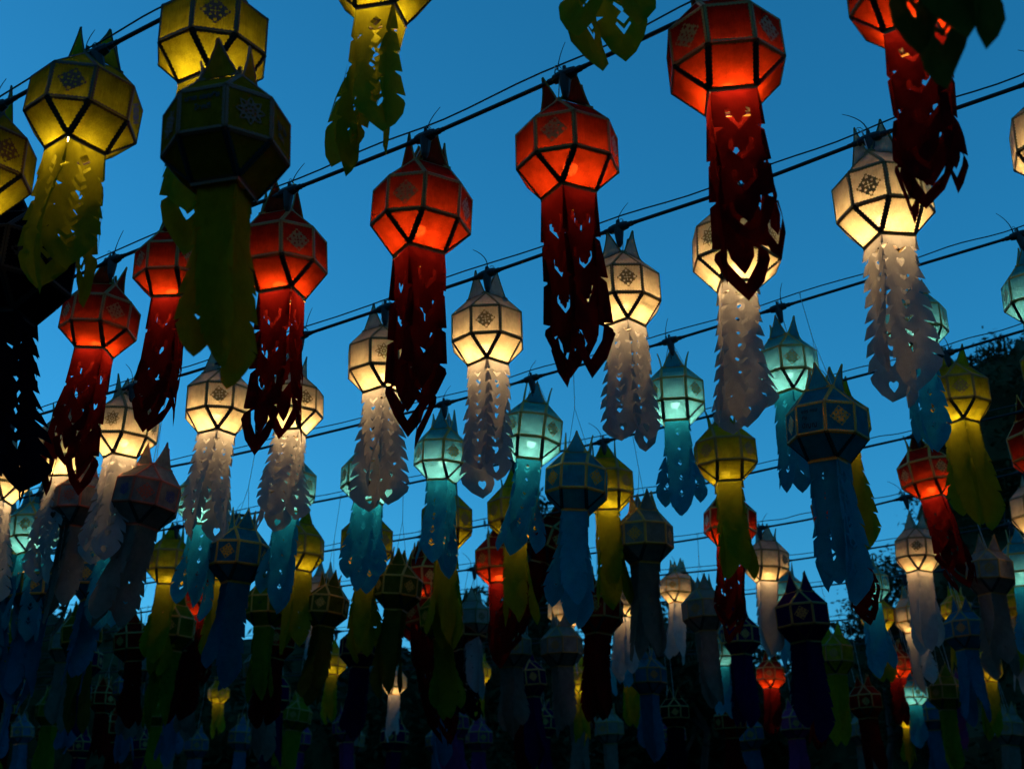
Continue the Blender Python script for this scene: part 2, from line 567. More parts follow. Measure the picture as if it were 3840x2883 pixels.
# ------------------------------------------------------------------ the rows: depth along the lens axis as a straight line in plan
WNOM = .41
def row_w(x0, w0, x1, w1):
    return lambda x: w0 + (w1 - w0) * (x - x0) / (x1 - x0)
ROWS = {
    'Z': row_w(0, 480, 3840, 560),
    'A': row_w(-73, 382, 2235, 400),
    'B': row_w(375, 288, 3405, 448),
    'C': row_w(0, 216, 3990, 364),
    'D': row_w(125, 190, 3892, 252),
    'E': row_w(640, 166, 3591, 224),
    'F': row_w(640, 150, 3591, 201),
    'G': row_w(640, 138, 3591, 177),
    'H': row_w(640, 125, 3591, 158),
    'I': row_w(640, 114, 3591, 143),
    'J': row_w(640, 104, 3591, 130),
    'K': row_w(640, 95, 3591, 118),
}
def depth(row, x):
    return FPX * WNOM / max(ROWS[row](x), 40)
CABLE = {   # where each cable runs, photograph pixels
    'A': [(-300, 560), (48, 373), (421, 168), (746, 0), (1440, -330), (2235, -700)],
    'B': [(-260, 1290), (100, 1118), (391, 987), (1132, 698), (1573, 524), (2121, 283), (2634, 39), (3300, -270), (4000, -600)],
    'C': [(-200, 1655), (205, 1538), (421, 1469), (692, 1406), (1144, 1255), (1868, 1014), (2332, 849), (2836, 683), (3292, 508), (3840, 319), (4200, 190)],
    'D': [(-200, 1930), (135, 1854), (638, 1749), (873, 1707), (1200, 1628), (1694, 1508), (2037, 1406), (2452, 1297), (2901, 1160), (3455, 991), (3761, 900), (4150, 780)],
    'E': [(-200, 2130), (400, 2026), (846, 1943), (1229, 1874), (1528, 1814), (2160, 1680), (2658, 1562), (3155, 1427), (3559, 1323), (3800, 1251), (4150, 1150)],
    'F': [(-200, 2300), (600, 2180), (1216, 2066), (1530, 2020), (2100, 1920), (2430, 1850), (2593, 1825), (2823, 1772), (3253, 1675), (3400, 1642), (4150, 1470)],
    'G': [(-200, 2400), (777, 2260), (1500, 2170), (2100, 2090), (2562, 2029), (2889, 1973), (3015, 1951), (3236, 1904), (3396, 1865), (4150, 1700)],
    'H': [(-200, 2450), (777, 2320), (1900, 2210), (2700, 2135), (2990, 2098), (3400, 2035), (4150, 1900)],
    'I': [(-200, 2500), (1900, 2310), (2990, 2210), (4150, 2060)],
    'J': [(-200, 2560), (1900, 2420), (2990, 2340), (4150, 2230)],
    'K': [(-200, 2600), (1900, 2490), (2990, 2430), (4150, 2350)],
}
def cable_y(row, x):
    c = CABLE[row]
    for (x0, y0), (x1, y1) in zip(c, c[1:]):
        if x <= x1 or (x1, y1) == c[-1]:
            return y0 + (y1 - y0) * (x - x0) / (x1 - x0)
def cable_pt(row, x):
    return at(x, cable_y(row, x), depth(row, x))

# ------------------------------------------------------------------ one lantern
COLOUR_WORD = {'shaded_white': 'shaded white', 'blue': 'shaded turquoise', 'dun': 'yellow-green', 'turquoise': 'turquoise', 'olive': 'dull olive', 'green': 'yellow-green'}
def width_factor(psi):
    d = abs(22.5 - (psi % 45))
    return 2 * 1.3066 * math.cos(R(d))
PROTO = {}
def put(name, me, parent, mat, rz=0.0):
    o = link(name, me, parent, mat)
    if rz: o.rotation_euler = (0, 0, rz)
    return o

LIST = []
def lantern(row, colour, lit, x, y, w, psi=None, tilt=0.0, style='leaf', emb=0, foil='gold', tail=1.0, sway=(0, 0), bz=-.62, dim=0, fan=2.2, tw=1.0, key=None, d=None, hang=True, look=None):
    LIST.append(dict(row=row, colour=colour, lit=lit, x=x, y=y, w=w, psi=psi, tilt=tilt, style=style, emb=emb, foil=foil, tail=tail, sway=sway, bz=bz, dim=dim, fan=fan, tw=tw, key=key, d=d, hang=hang, look=look))

def build(e):
    q = random.Random(int(e['x'] * 13 + e['y'] * 7) & 0xffff)
    x, y, w = e['x'], e['y'], e['w']
    D = e['d'] or depth(e['row'], x)
    psi = e['psi'] if e['psi'] is not None else q.uniform(-45, 45)
    p = at(x, y, D)
    a = w * D / FPX / width_factor(psi)
    root = bpy.data.objects.new('paper_lantern', None)
    root.empty_display_size = .1
    COL.objects.link(root)
    fw = math.atan2(EYE.y - p.y, EYE.x - p.x)
    yaw = fw + R(psi) - math.pi / 4
    tilt = e['tilt'] + q.uniform(-3, 3)
    M = Matrix.Rotation(R(tilt), 4, 'Y') @ Matrix.Rotation(R(q.uniform(-2, 2)), 4, 'X') @ Matrix.Rotation(yaw, 4, 'Z')
    root.matrix_world = Matrix.Translation(p) @ M @ Matrix.Scale(a, 4)
    root.location = p
    root.rotation_euler = M.to_euler()
    root.scale = (a, a, a)
    root.delta_scale = (1 + q.uniform(-.025, .025), 1 + q.uniform(-.025, .025), 1 + q.uniform(-.045, .03))
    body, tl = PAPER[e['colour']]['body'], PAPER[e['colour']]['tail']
    foil = {'red': RED_FOIL, 'dark': DARK_TRIM}.get(e['foil']) or {('A', 1): BACKLIT_BROWN, ('B', 1): SHADED_GOLD, ('C', 1): BACKLIT_OLIVE, ('G', 1): BACKLIT_OLIVE, ('E', 1): SHADED_GOLD, ('F', 0): SHADED_GOLD, ('G', 0): SHADED_GOLD, ('H', 0): SHADED_GOLD, ('I', 0): SHADED_GOLD, ('J', 0): SHADED_GOLD, ('K', 0): SHADED_GOLD}.get((e['row'], e['lit']), GOLD)
    sides = []
    for k in range(8):
        th = k * math.pi / 4
        s = put('side_panel', M_SIDE, root, body, th)
        sides.append(s)
        if k % 2 == 0:
            put('upper_panel', M_UP, root, body, th)
            put('lower_panel', M_LOW, root, body, th)
        else:
            put('upper_triangle', M_UPT, root, body, th)
            put('lower_triangle', M_LOWT, root, body, th)
            em = put('emblem', M_EMB[e['emb']], s, foil)
            em.rotation_euler = (R(q.uniform(-9, 9)), 0, 0)
            em.location = (0, q.uniform(-.03, .03), q.uniform(-.04, .04))
    e['sides'] = sides
    for k in range(4):
        sm, se = SPIKES[q.randrange(4)]
        s = put('spike', sm, root, body, k * math.pi / 2)
        put('edging', se, s, foil)
    put('foil_trim', M_TRIM, root, foil)['kind'] = 'stuff'
    put('dark_edging', M_DARK, root, DARK_TRIM)['kind'] = 'stuff'
    put('bamboo_frame', M_FRAME, root, BAMBOO)
    inv = (Matrix.Translation(p) @ M @ Matrix.Scale(a, 4)).inverted()
    dirn = (inv.to_3x3() @ Vector((1, 0, 0))).normalized()
    for k in range(4):
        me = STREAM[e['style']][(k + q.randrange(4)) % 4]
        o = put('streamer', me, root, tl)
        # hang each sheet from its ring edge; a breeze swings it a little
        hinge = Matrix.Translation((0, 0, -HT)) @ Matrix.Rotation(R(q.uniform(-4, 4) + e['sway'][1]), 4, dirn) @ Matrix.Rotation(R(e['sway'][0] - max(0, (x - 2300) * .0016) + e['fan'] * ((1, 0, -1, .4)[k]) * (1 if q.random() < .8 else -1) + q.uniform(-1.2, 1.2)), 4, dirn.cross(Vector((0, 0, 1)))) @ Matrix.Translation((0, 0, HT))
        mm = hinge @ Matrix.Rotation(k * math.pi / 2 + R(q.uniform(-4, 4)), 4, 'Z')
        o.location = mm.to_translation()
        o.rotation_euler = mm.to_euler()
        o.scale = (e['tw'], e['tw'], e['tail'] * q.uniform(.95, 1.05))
        o.location.z += HT * (o.scale.z - 1)
    if e['lit']:
        b = put('bulb', M_BULB, root, BULBS[e['colour'], e['dim']])
        b.location = (q.uniform(-.08, .08), q.uniform(-.08, .08), e['bz'] + q.uniform(-.06, .06))
    e['root'] = root
    # threads, and for a lit lantern the lamp cord, up to its cable
    if e['hang'] and e['row'] in CABLE:
        top = p + M @ Vector((0, 0, HT * a))
        lean = (1920 - x) * .000148 * max(0, y - cable_y(e['row'], x))
        cx = x + lean
        c = cable_pt(e['row'], cx)
        e['cable_x'] = cx
        V, F = [], []
        r = .0022 / a
        corners = [inv @ (p + M @ Vector((.5 * a * sx, .5 * a * sy, HT * a))) for sx, sy in ((1, 1), (-1, -1), (1, -1))]
        knot = inv @ (c + Vector((q.uniform(-.03, .03), 0, .03)))
        if not e['lit']:
            mid = inv @ (top + (c - top) * .55)
            for cn in corners[:2]: tube(V, F, [cn, mid], r, 3)
            tube(V, F, [mid, knot], r * 1.2, 3)
            hk = [knot + Vector((.05 * math.cos(t), 0, .16 * math.sin(t) / 1)) for t in (0, .8, 1.6, 2.4, 3.1)]
            tube(V, F, hk, r, 3)
        else:
            for cn in corners[:2]: tube(V, F, [cn, knot], r * 1.3, 3)
            lp = [knot + Vector((.09 * math.cos(t) + .09, .02 * t, .10 * math.sin(t))) for t in (0, 1, 2, 3, 4, 5, 6)]
            tube(V, F, lp, r, 3)
        link('hanging_thread', mesh('hanging_thread', V, F, THREAD), root)
        if e['lit']:
            V, F = [], []
            bl = b.location
            tube(V, F, [inv @ (c - Vector((0, 0, .08))), Vector((bl.x, bl.y, HT + .1)), Vector((bl.x, bl.y, bl.z + .5))], .018, 5)
            tube(V, F, [Vector((bl.x, bl.y, bl.z + .52)), Vector((bl.x, bl.y, bl.z + .30)), Vector((bl.x, bl.y, bl.z + .12)), Vector((bl.x, bl.y, bl.z))], [.09, .13, .20, .23], 12)  # lamp housing, flared to keep light off the upper panels
            link('lamp_cord', mesh('lamp_cord', V, F, RUBBER), root)

# --- row A: nearest lit row, yellow, long diamond-cut spear streamers
A = dict(style='spear', bz=-.88, fan=5)
lantern('A', 'yellow', 1, -73, 614, 385, 26, 0, **A)
lantern('A', 'yellow', 1, 316, 415, 402, -17, 0, sway=(-2, 0), **A)
lantern('A', 'yellow', 1, 800, 160, 388, -2, 1, **{**A, 'bz': -.7})
lantern('A', 'yellow', 1, 1438, -90, 385, 24, 0, sway=(-7, 0), **{**A, 'fan': 13})
lantern('A', 'yellow', 1, 2235, -500, 400, 30, 0, **A)
# --- row Z: dark lanterns of the row overhead
lantern('Z', 'dun', 0, 850, 530, 478, 19, 0, style='worn', emb=1, foil='red', tail=.92, tw=.82, fan=1, key='text_green', d=4.03, look='unlit yellow-green lantern with red star emblem and handwriting, before the lit yellow ones')
lantern('Z', 'black', 0, 45, 1010, 430, 12, 4, style='feather', tail=1.15, sway=(5, 0), foil='dark', d=5.4, look='big near-black lantern hanging in front of the red lanterns')
lantern('Z', 'olive', 0, 3385, -740, 560, 40, 0, style='spear', tw=.72, tail=1.0, sway=(4, 0), d=3.1, look='blurred dark yellow lantern overhead whose streamers cover a red lantern')
lantern('Z', 'dun', 0, 2960, -1010, 560, 20, 0, style='spear', d=3.35, look='dark yellow lantern overhead with only streamer tips showing')
# --- row B: red
B = dict(style='ornate', bz=-.82, fan=3)
lantern('B', 'red', 1, 375, 1204, 280, 23, 0, sway=(-3, 0), **B)
lantern('B', 'red', 1, 655, 1012, 292, 24, 0, sway=(-4, 2), **B)
lantern('B', 'red', 1, 1058, 965, 338, 20, -1, sway=(-2, 0), **B)
lantern('B', 'red', 1, 1582, 798, 374, -20, 0, sway=(2, 0), **{**B, 'bz': -.45})
lantern('B', 'red', 1, 2127, 578, 379, -14, 0, sway=(0, 0), **{**B, 'bz': -.4})
lantern('B', 'red', 1, 2718, 215, 431, 52, 0, sway=(-1, 0), tail=.92, **{**B, 'bz': -.85})
lantern('B', 'red', 1, 3405, -38, 440, 30, 0, sway=(0, 0), tail=.86, **{**B, 'fan': 5})
# --- row C: white
C = dict(style='feather', bz=-.5)
for (x, y, w, ps, em, sw) in ((-5, 1785, 225, 20, 0, 0), (240, 1690, 230, 30, 1, -4), (468, 1605, 243, -25, 1, -3), (820, 1515, 235, 0, 0, -4), (1092, 1520, 243, 27, 0, -5),
                          (1432, 1358, 247, 2, 1, -2), (1828, 1246, 270, -4, 0, -1), (2335, 1099, 283, 9, 0, 1), (2761, 938, 324, -35, 1, -1), (3311, 755, 355, -15, 0, -1.5), (3990, 520, 375, 10, 0, 0)):
    lantern('C', 'white', 1, x, y, w, ps, 0, emb=em, sway=(sw, 0), key='text_red' if x == 2335 else None, **C)
lantern('C', 'shaded_white', 0, 551, 1865, 237, -3, 5, style='worn', foil='red', sway=(-5, 0), key='text_blue')
lantern('C', 'shaded_white', 0, 298, 1885, 212, -23, 2, style='worn', emb=1, foil='red', sway=(-4, 0))
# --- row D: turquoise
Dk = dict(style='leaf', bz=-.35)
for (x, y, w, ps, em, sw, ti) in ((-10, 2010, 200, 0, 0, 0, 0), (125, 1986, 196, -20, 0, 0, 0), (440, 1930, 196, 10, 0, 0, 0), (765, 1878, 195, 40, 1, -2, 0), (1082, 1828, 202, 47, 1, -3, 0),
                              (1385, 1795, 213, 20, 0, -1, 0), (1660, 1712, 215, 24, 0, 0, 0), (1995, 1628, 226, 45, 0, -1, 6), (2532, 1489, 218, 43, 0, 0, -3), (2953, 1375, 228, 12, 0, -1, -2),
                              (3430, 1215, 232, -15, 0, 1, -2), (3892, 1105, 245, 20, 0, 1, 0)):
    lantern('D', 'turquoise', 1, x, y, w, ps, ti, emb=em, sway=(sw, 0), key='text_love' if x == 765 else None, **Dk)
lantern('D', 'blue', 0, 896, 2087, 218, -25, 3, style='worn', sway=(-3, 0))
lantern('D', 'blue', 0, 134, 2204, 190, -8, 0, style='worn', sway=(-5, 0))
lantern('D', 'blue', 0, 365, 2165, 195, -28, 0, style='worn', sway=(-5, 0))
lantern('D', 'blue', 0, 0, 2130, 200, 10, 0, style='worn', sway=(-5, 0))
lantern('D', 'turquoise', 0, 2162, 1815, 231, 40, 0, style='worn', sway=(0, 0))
lantern('D', 'turquoise', 0, 3102, 1603, 295, 21, -1, style='leaf', sway=(3, 0), key='text_teal', d=7.1)
# --- row E: yellow, dimmer
E = dict(style='worn', bz=-.75, dim=1)
for (x, y, w, ps, sw) in ((640, 2110, 178, 35, -3), (862, 2095, 180, 20, -3), (1122, 2058, 186, -10, -3), (1375, 2038, 189, 45, -1), (1675, 1960, 191, 47, 0), (1928, 1925, 200, 40, 1),
                          (2272, 1822, 206, 48, 0), (2720, 1707, 226, -38, 0), (3150, 1590, 215, 10, 3), (3591, 1486, 228, 8, 3), (3960, 1390, 230, 0, 2)):
    lantern('E', 'yellow', 1, x, y, w, ps, -2 if x > 2000 else 0, sway=(sw, 0), **{**E, 'dim': 0 if x in (2272, 3591) else 1})
lantern('E', 'shaded_white', 0, 2415, 2016, 217, -19, -2, style='worn', sway=(0, 0))
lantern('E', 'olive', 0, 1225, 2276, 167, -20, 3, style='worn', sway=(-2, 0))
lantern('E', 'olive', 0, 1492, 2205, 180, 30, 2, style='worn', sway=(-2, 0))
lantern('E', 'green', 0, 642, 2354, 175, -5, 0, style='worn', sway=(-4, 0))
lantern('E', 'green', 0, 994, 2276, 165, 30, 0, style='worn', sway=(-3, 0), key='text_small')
# --- row F: red
F_ = dict(style='ornate', bz=-.75, dim=1, tail=.9)
for (x, y, w, ps, sw) in ((760, 2240, 150, 10, -2), (1585, 2170, 165, 20, 0), (1868, 2103, 175, -44, 0), (2738, 1960, 197, 20, 0), (3150, 1917, 200, 30, 3), (3475, 1778, 206, 35, 6), (3900, 1674, 215, 0, 4)):
    lantern('F', 'red', 1, x, y, w, ps, -6 if x > 3000 else 0, sway=(sw, 0), **{**F_, 'dim': 0 if x in (1868, 2738, 3475) else 1})
lantern('F', 'red', 0, 2068, 2034, 190, 20, 22, style='ornate', sway=(-8, 0))
lantern('F', 'red', 0, 1565, 2299, 195, -20, -12, style='ornate', sway=(-2, 0))
lantern('F', 'red', 0, 2245, 2290, 185, -10, 0, style='worn', sway=(-1, 0))
lantern('F', 'red', 0, 735, 2370, 160, 15, 6, style='worn', sway=(-3, 0))
# --- row G: white
G = dict(style='worn', bz=-.7, dim=1)
for (x, y, w, ps, sw) in ((1210, 2225, 140, 10, -1), (1775, 2320, 140, 30, 0), (2335, 2250, 138, 10, 0), (2874, 2108, 166, -33, 1), (3442, 2066, 160, -2, 2), (3885, 1912, 178, 0, 3)):
    lantern('G', 'white', 1, x, y, w, ps, 0, sway=(sw, 0), **G)
for (x, y, w, ps) in ((2106, 2426, 160, -20), (1917, 2430, 150, 10), (2640, 2290, 165, -25), (3712, 2150, 168, 0)):
    lantern('G', 'shaded_white', 0, x, y, w, ps, 0, style='worn', sway=((x - 2000) * .002, 0))
lantern('G', 'black', 0, 1741, 2361, 172, -25, 0, style='feather', tail=.95)
# --- further rows
lantern('H', 'white', 1, 2541, 2204, 131, -17, 0, style='worn', bz=-.6, dim=1)
for (x, y, w) in ((2950, 2217, 132), (3255, 2195, 150), (3833, 2120, 170), (2330, 2335, 120)):
    lantern('H', 'turquoise', 1, x, y, w, None, 0, style='worn', bz=-.4, dim=1, sway=((x - 2000) * .002, 0))
lantern('H', 'blue', 0, 2432, 2537, 140, 20, 0, style='worn')
lantern('H', 'blue', 0, 3617, 2366, 150, -10, 0, style='worn', sway=(3, 0))
lantern('I', 'purple', 0, 3009, 2314, 189, 0, 0, style='worn', d=11.2)
lantern('I', 'purple', 0, 2775, 2385, 145, 15, 0, style='worn')
for (x, y, w) in ((3290, 2310, 118), (3815, 2262, 130), (3585, 2285, 110), (2171, 2550, 110)):
    lantern('I', 'yellow', 1, x, y, w, None, 0, style='worn', bz=-.6, dim=0, sway=((x - 2000) * .002, 0))
lantern('I', 'white', 1, 3423, 2308, 132, 5, 0, style='worn', bz=-.55, dim=1, sway=(3, 0))
lantern('I', 'white', 1, 3806, 2345, 120, 25, 0, style='worn', bz=-.6, dim=1, sway=(3, 0))
lantern('I', 'yellow', 0, 3129, 2457, 140, 0, 0, style='worn', sway=(1, 0))
for (x, y, w) in ((3362, 2490, 112), (2890, 2530, 105)):
    lantern('J', 'red', 1, x, y, w, None, 0, style='worn', bz=-.5, dim=0, tail=.9)
lantern('J', 'turquoise', 1, 3427, 2597, 98, 20, 0, style='worn', bz=-.2, dim=0)
lantern('J', 'yellow', 1, 3405, 2690, 80, 20, 0, style='worn', bz=-.5, dim=0)
lantern('J', 'yellow', 1, 1800, 2520, 85, 20, 0, style='worn', bz=-.5, dim=0)
lantern('J', 'red', 0, 3246, 2633, 120, 0, 0, style='worn')
lantern('J', 'black', 0, 2530, 2672, 105, 0, 0, style='worn')
lantern('J', 'pink', 0, 3578, 2600, 100, 0, 0, style='worn')
for (r_, c_, x, y, w) in (('I', 'yellow', 2362, 2470, 112), ('H', 'white', 2120, 2290, 128), ('I', 'yellow', 1250, 2480, 100), ('J', 'red', 3060, 2560, 105), ('J', 'white', 1480, 2560, 92), ('I', 'turquoise', 2700, 2440, 120), ('K', 'yellow', 820, 2600, 80), ('J', 'yellow', 3700, 2500, 110)):
    lantern(r_, c_, 1, x, y, w, None, 0, style='worn', bz=-.5, dim=1)
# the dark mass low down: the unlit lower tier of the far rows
for row, yy, ww, cols in (('E', 2345, 178, ('olive', 'green', 'green')), ('F', 2400, 165, ('red', 'purple', 'shaded_white')), ('G', 2470, 150, ('shaded_white', 'purple', 'shaded_white')), ('H', 2560, 138, ('blue', 'blue', 'purple')),
                          ('I', 2620, 126, ('pink', 'green', 'red')), ('J', 2690, 116, ('pink', 'red', 'shaded_white', 'green')), ('K', 2740, 106, ('blue', 'shaded_white', 'purple', 'pink'))):
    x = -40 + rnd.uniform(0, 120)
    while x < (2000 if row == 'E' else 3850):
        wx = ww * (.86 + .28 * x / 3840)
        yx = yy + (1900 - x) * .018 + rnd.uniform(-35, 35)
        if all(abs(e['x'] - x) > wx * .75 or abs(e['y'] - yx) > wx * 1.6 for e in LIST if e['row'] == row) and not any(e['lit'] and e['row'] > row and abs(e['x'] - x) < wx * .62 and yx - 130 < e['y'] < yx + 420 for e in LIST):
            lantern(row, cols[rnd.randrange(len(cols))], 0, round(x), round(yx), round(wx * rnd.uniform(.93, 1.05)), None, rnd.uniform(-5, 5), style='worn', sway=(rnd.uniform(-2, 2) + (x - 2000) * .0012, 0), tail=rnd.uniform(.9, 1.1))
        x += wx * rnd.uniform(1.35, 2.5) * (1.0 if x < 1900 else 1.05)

for e in LIST:
    build(e)

# ------------------------------------------------------------------ handwriting on a few lanterns
FONT = bpy.data.fonts.load('<builtin>') if False else None
def writing(side, body, mat, size, ty, tz, rot=0.0, low=False):
    cu = bpy.data.curves.new('handwriting', 'FONT')
    cu.body = body
    cu.size = size
    cu.align_x = 'CENTER'
    cu.resolution_u = 3
    cu.extrude = 0.0
    cu.offset = .006
    cu.materials.append(mat)
    tmp = bpy.data.objects.new('handwriting', cu)
    COL.objects.link(tmp)
    bpy.context.view_layer.update()
    me = bpy.data.meshes.new_from_object(tmp.evaluated_get(bpy.context.evaluated_depsgraph_get()))
    bpy.data.objects.remove(tmp)
    if not me.materials: me.materials.append(mat)
    o = link('handwriting', me, side)
    # panel frame: outward +x, across +y, up +z
    o.matrix_local = Matrix.Translation((AP + .018, ty, tz)) @ Matrix(((0, 0, 1, 0), (1, 0, 0, 0), (0, 1, 0, 0), (0, 0, 0, 1))) @ Matrix.Rotation(rot, 4, 'Z')
    return o
def facing(e, want):
    """index of the side panel whose turn from the line of sight is nearest WANT degrees (positive: turned to the viewer's right)"""
    best, bi = 999, 0
    for k in range(8):
        ang = (e['psi'] - 45 + k * 45 - want + 180) % 360 - 180
        if abs(ang) < best: best, bi = abs(ang), k
    return e['sides'][bi]
for e in LIST:
    k = e['key']
    if k == 'text_green':
        writing(facing(e, -26), 'นาย เอกชัย', INK, .17, 0, .22)
        writing(facing(e, -26), 'โชคดี', INK, .17, .02, -.02)
        writing(facing(e, 64), 'สุข ใจ', INK, .22, 0, .02)
        writing(facing(e, 64), 'โชค', INK, .22, -.05, -.22)
    elif k == 'text_teal':
        writing(facing(e, -24), 'ขจร กรม', INK, .16, -.02, .2)
        writing(facing(e, -24), 'ชัย', INK, .16, -.2, -.02)
        writing(facing(e, -24), 'ปัญญ', INK, .22, -.04, -.3)
    elif k == 'text_blue':
        for wv in (-48, 42):
            for i in range(4):
                writing(facing(e, wv), ('สุขใจ', 'ร่ำรวย', 'โชคดี', 'มั่งมี')[i], BLUE_INK, .2, .17 - .1 * i, 0, -math.pi / 2)
    elif k == 'text_small':
        writing(facing(e, -15), 'สุข', INK, .2, 0, 0)
    elif k == 'text_love':
        writing(facing(e, -50), 'LOVE', INK, .3, 0, .05)
    elif k == 'text_red':
        low = [c for c in e['root'].children if c.name.startswith('lower_panel')]
        best = None
        for c in low:
            d = Matrix.Rotation(e['root'].rotation_euler.z + c.rotation_euler.z, 3, 'Z') @ Vector((1, 0, 0))
            v = (EYE - e['root'].location).normalized()
            s = d.dot(v) - .6 * d.cross(v).z
            if best is None or s > best[0]: best = (s, c)
        o = writing(best[1], 'ศุภชัย สุนัน', RED_INK, .15, 0, 0)
        o.matrix_local = Matrix.Translation((.8536 + .018, 0, -.8536 - .018 + .12)) @ Matrix.Rotation(R(45), 4, 'Y') @ Matrix(((0, 0, 1, 0), (1, 0, 0, 0), (0, 1, 0, 0), (0, 0, 0, 1)))

# ------------------------------------------------------------------ cables with lamp sockets and ties
NTH = ['first', 'second', 'third', 'fourth', 'fifth', 'sixth', 'seventh', 'eighth', 'ninth', 'tenth', 'eleventh', 'twelfth', 'thirteenth', 'fourteenth', 'fifteenth', 'sixteenth', 'seventeenth', 'eighteenth', 'nineteenth', 'twentieth']
def socket_mesh():
    V, F = [], []
    tube(V, F, [Vector((t, 0, 0)) for t in (-.13, -.105, -.10, -.07, -.065, -.03, .03, .065, .07, .10, .105, .13)], [.014, .014, .018, .018, .026, .032, .032, .026, .018, .018, .014, .014], 10)
    tube(V, F, [Vector((0, 0, 0)), Vector((0, 0, -.05)), Vector((0, 0, -.11)), Vector((0, 0, -.14))], [.034, .030, .022, .010], 10)
    tube(V, F, [Vector((0, 0, .02)), Vector((0, 0, .058))], [.012, .010], 6)
    return mesh('lamp_socket', V, F, RUBBER, False)
M_SOCK = socket_mesh()
def tie_mesh(c, L):
    V, F = [], []
    tube(V, F, [Vector((c * (i / 6) ** 2 * L, .02 * i / 6, .05 + L * i / 6)) for i in range(7)], [.004, .004, .0035, .003, .003, .0025, .002], 4)
    ring = [Vector((0, .03 * math.cos(t), .02 + .035 * math.sin(t))) for t in [k * math.pi / 5 for k in range(11)]]
    tube(V, F, ring, .004, 4, False)
    return mesh('cable_tie', V, F, WIRE)
M_TIE = [tie_mesh(-.35, .2), tie_mesh(.25, .17), tie_mesh(-.7, .19), tie_mesh(.6, .12)]
CROW = [r for r in 'ABCDEFGHIJK']
for ri, row in enumerate(CROW):
    xs = []
    c = CABLE[row]
    socks = sorted(e['cable_x'] for e in LIST if e['row'] == row and e['lit'] and 'cable_x' in e)
    pts = []
    for (x0, y0), (x1, y1) in zip(c, c[1:]):
        n = 6
        for i in range(n):
            pts.append(x0 + (x1 - x0) * i / n)
    pts.append(c[-1][0])
    P = [cable_pt(row, x) for x in pts]
    # soften the joints so that the cable hangs in one long curve between its lamps
    for _ in range(2):
        P = [P[0]] + [(P[i - 1] + P[i] * 2 + P[i + 1]) / 4 for i in range(1, len(P) - 1)] + [P[-1]]
    V, F = [], []
    d0, d1 = (P[0] - P[1]).normalized(), (P[-1] - P[-2]).normalized()
    full = [P[0] + d0 * 6] + P + [P[-1] + d1 * 6]
    tube(V, F, full, .0095, 6)
    cab = link('power_cable', mesh('power_cable', V, F, RUBBER, True))
    where = ['topmost', 'second', 'third', 'fourth', 'fifth', 'sixth', 'seventh', 'eighth', 'ninth', 'tenth', 'eleventh'][ri]
    what = {'A': 'lit yellow', 'B': 'lit red', 'C': 'lit white', 'D': 'lit turquoise', 'E': 'dim yellow', 'F': 'dim red', 'G': 'dim white', 'H': 'far turquoise', 'I': 'far yellow', 'J': 'far red', 'K': 'unlit far'}[row]
    tag(cab, f'thick black power cable carrying the {what} lanterns, {where} cable from the top', 'cable', 'power cables across the sky')
    V, F = [], []
    wp = [p + Vector((0, 0, .056 + .008 * math.sin(i * .9))) for i, p in enumerate(full)]
    tube(V, F, wp, .004, 5)
    wi = link('support_wire', mesh('support_wire', V, F, WIRE, True))
    tag(wi, f'thin steel wire just above the power cable of the {what} lanterns', 'wire', 'support wires along the cables')
    q = random.Random(ri)
    for x in socks:
        # nearest point of the softened cable
        t = cable_pt(row, x)
        i = min(range(len(P)), key=lambda k: (P[k] - t).length)
        i = max(1, min(len(P) - 2, i))
        dr = (P[i + 1] - P[i - 1]).normalized()
        u = max(-1, min(1, (t - P[i]).dot(dr) / max((P[i + 1] - P[i]).length, .01)))
        t = P[i] + (P[i + 1] - P[i]) * u if u >= 0 else P[i] + (P[i - 1] - P[i]) * -u
        s = link('lamp_socket', M_SOCK, cab)
        s.location = t
        s.scale = (.78, .78, .78)
        s.rotation_euler = (0, -math.asin(max(-1, min(1, dr.z))), math.atan2(dr.y, dr.x))
        k = link('cable_tie', M_TIE[q.randrange(4)], s)
        k.location = (q.uniform(-.05, .05), 0, 0)

# ------------------------------------------------------------------ labels
ROWNAME = {'A': 'topmost', 'B': 'second', 'C': 'third', 'D': 'fourth', 'E': 'fifth', 'F': 'sixth', 'G': 'seventh', 'H': 'eighth', 'I': 'ninth', 'J': 'tenth', 'K': 'eleventh'}
GROUPS = {}
for e in LIST:
    GROUPS.setdefault((e['row'], e['lit'], e['colour']), []).append(e)
TAILWORD = {'spear': 'diamond-cut', 'ornate': 'ragged', 'feather': 'feathered', 'leaf': 'notched', 'worn': 'plain'}
for (row, lit, colour), es in GROUPS.items():
    es.sort(key=lambda e: e['x'])
    for i, e in enumerate(es):
        cw = COLOUR_WORD.get(colour, colour)
        st = ('dim ' if e['dim'] else 'glowing ') if lit else 'unlit '
        if e['look']:
            lab = e['look']
        else:
            pos = f'{NTH[i]} from the left' if len(es) > 1 else 'only one'
            lv = 'on' if lit else 'low under'
            lab = f'{st}{cw} lantern, {TAILWORD[e["style"]]} streamers, {pos} {lv} the {ROWNAME[row]} cable'
        tag(e['root'], lab, 'lantern', f'{"lit" if lit else "unlit"} {cw} lanterns')

# ------------------------------------------------------------------ ground and trees
V = [(-400, -60, 0), (400, -60, 0), (400, 900, 0), (-400, 900, 0)]
tag(link('ground', mesh('ground', V, [(0, 1, 2, 3)], GROUND)), 'dark open ground under the lanterns', None, None, 'structure')

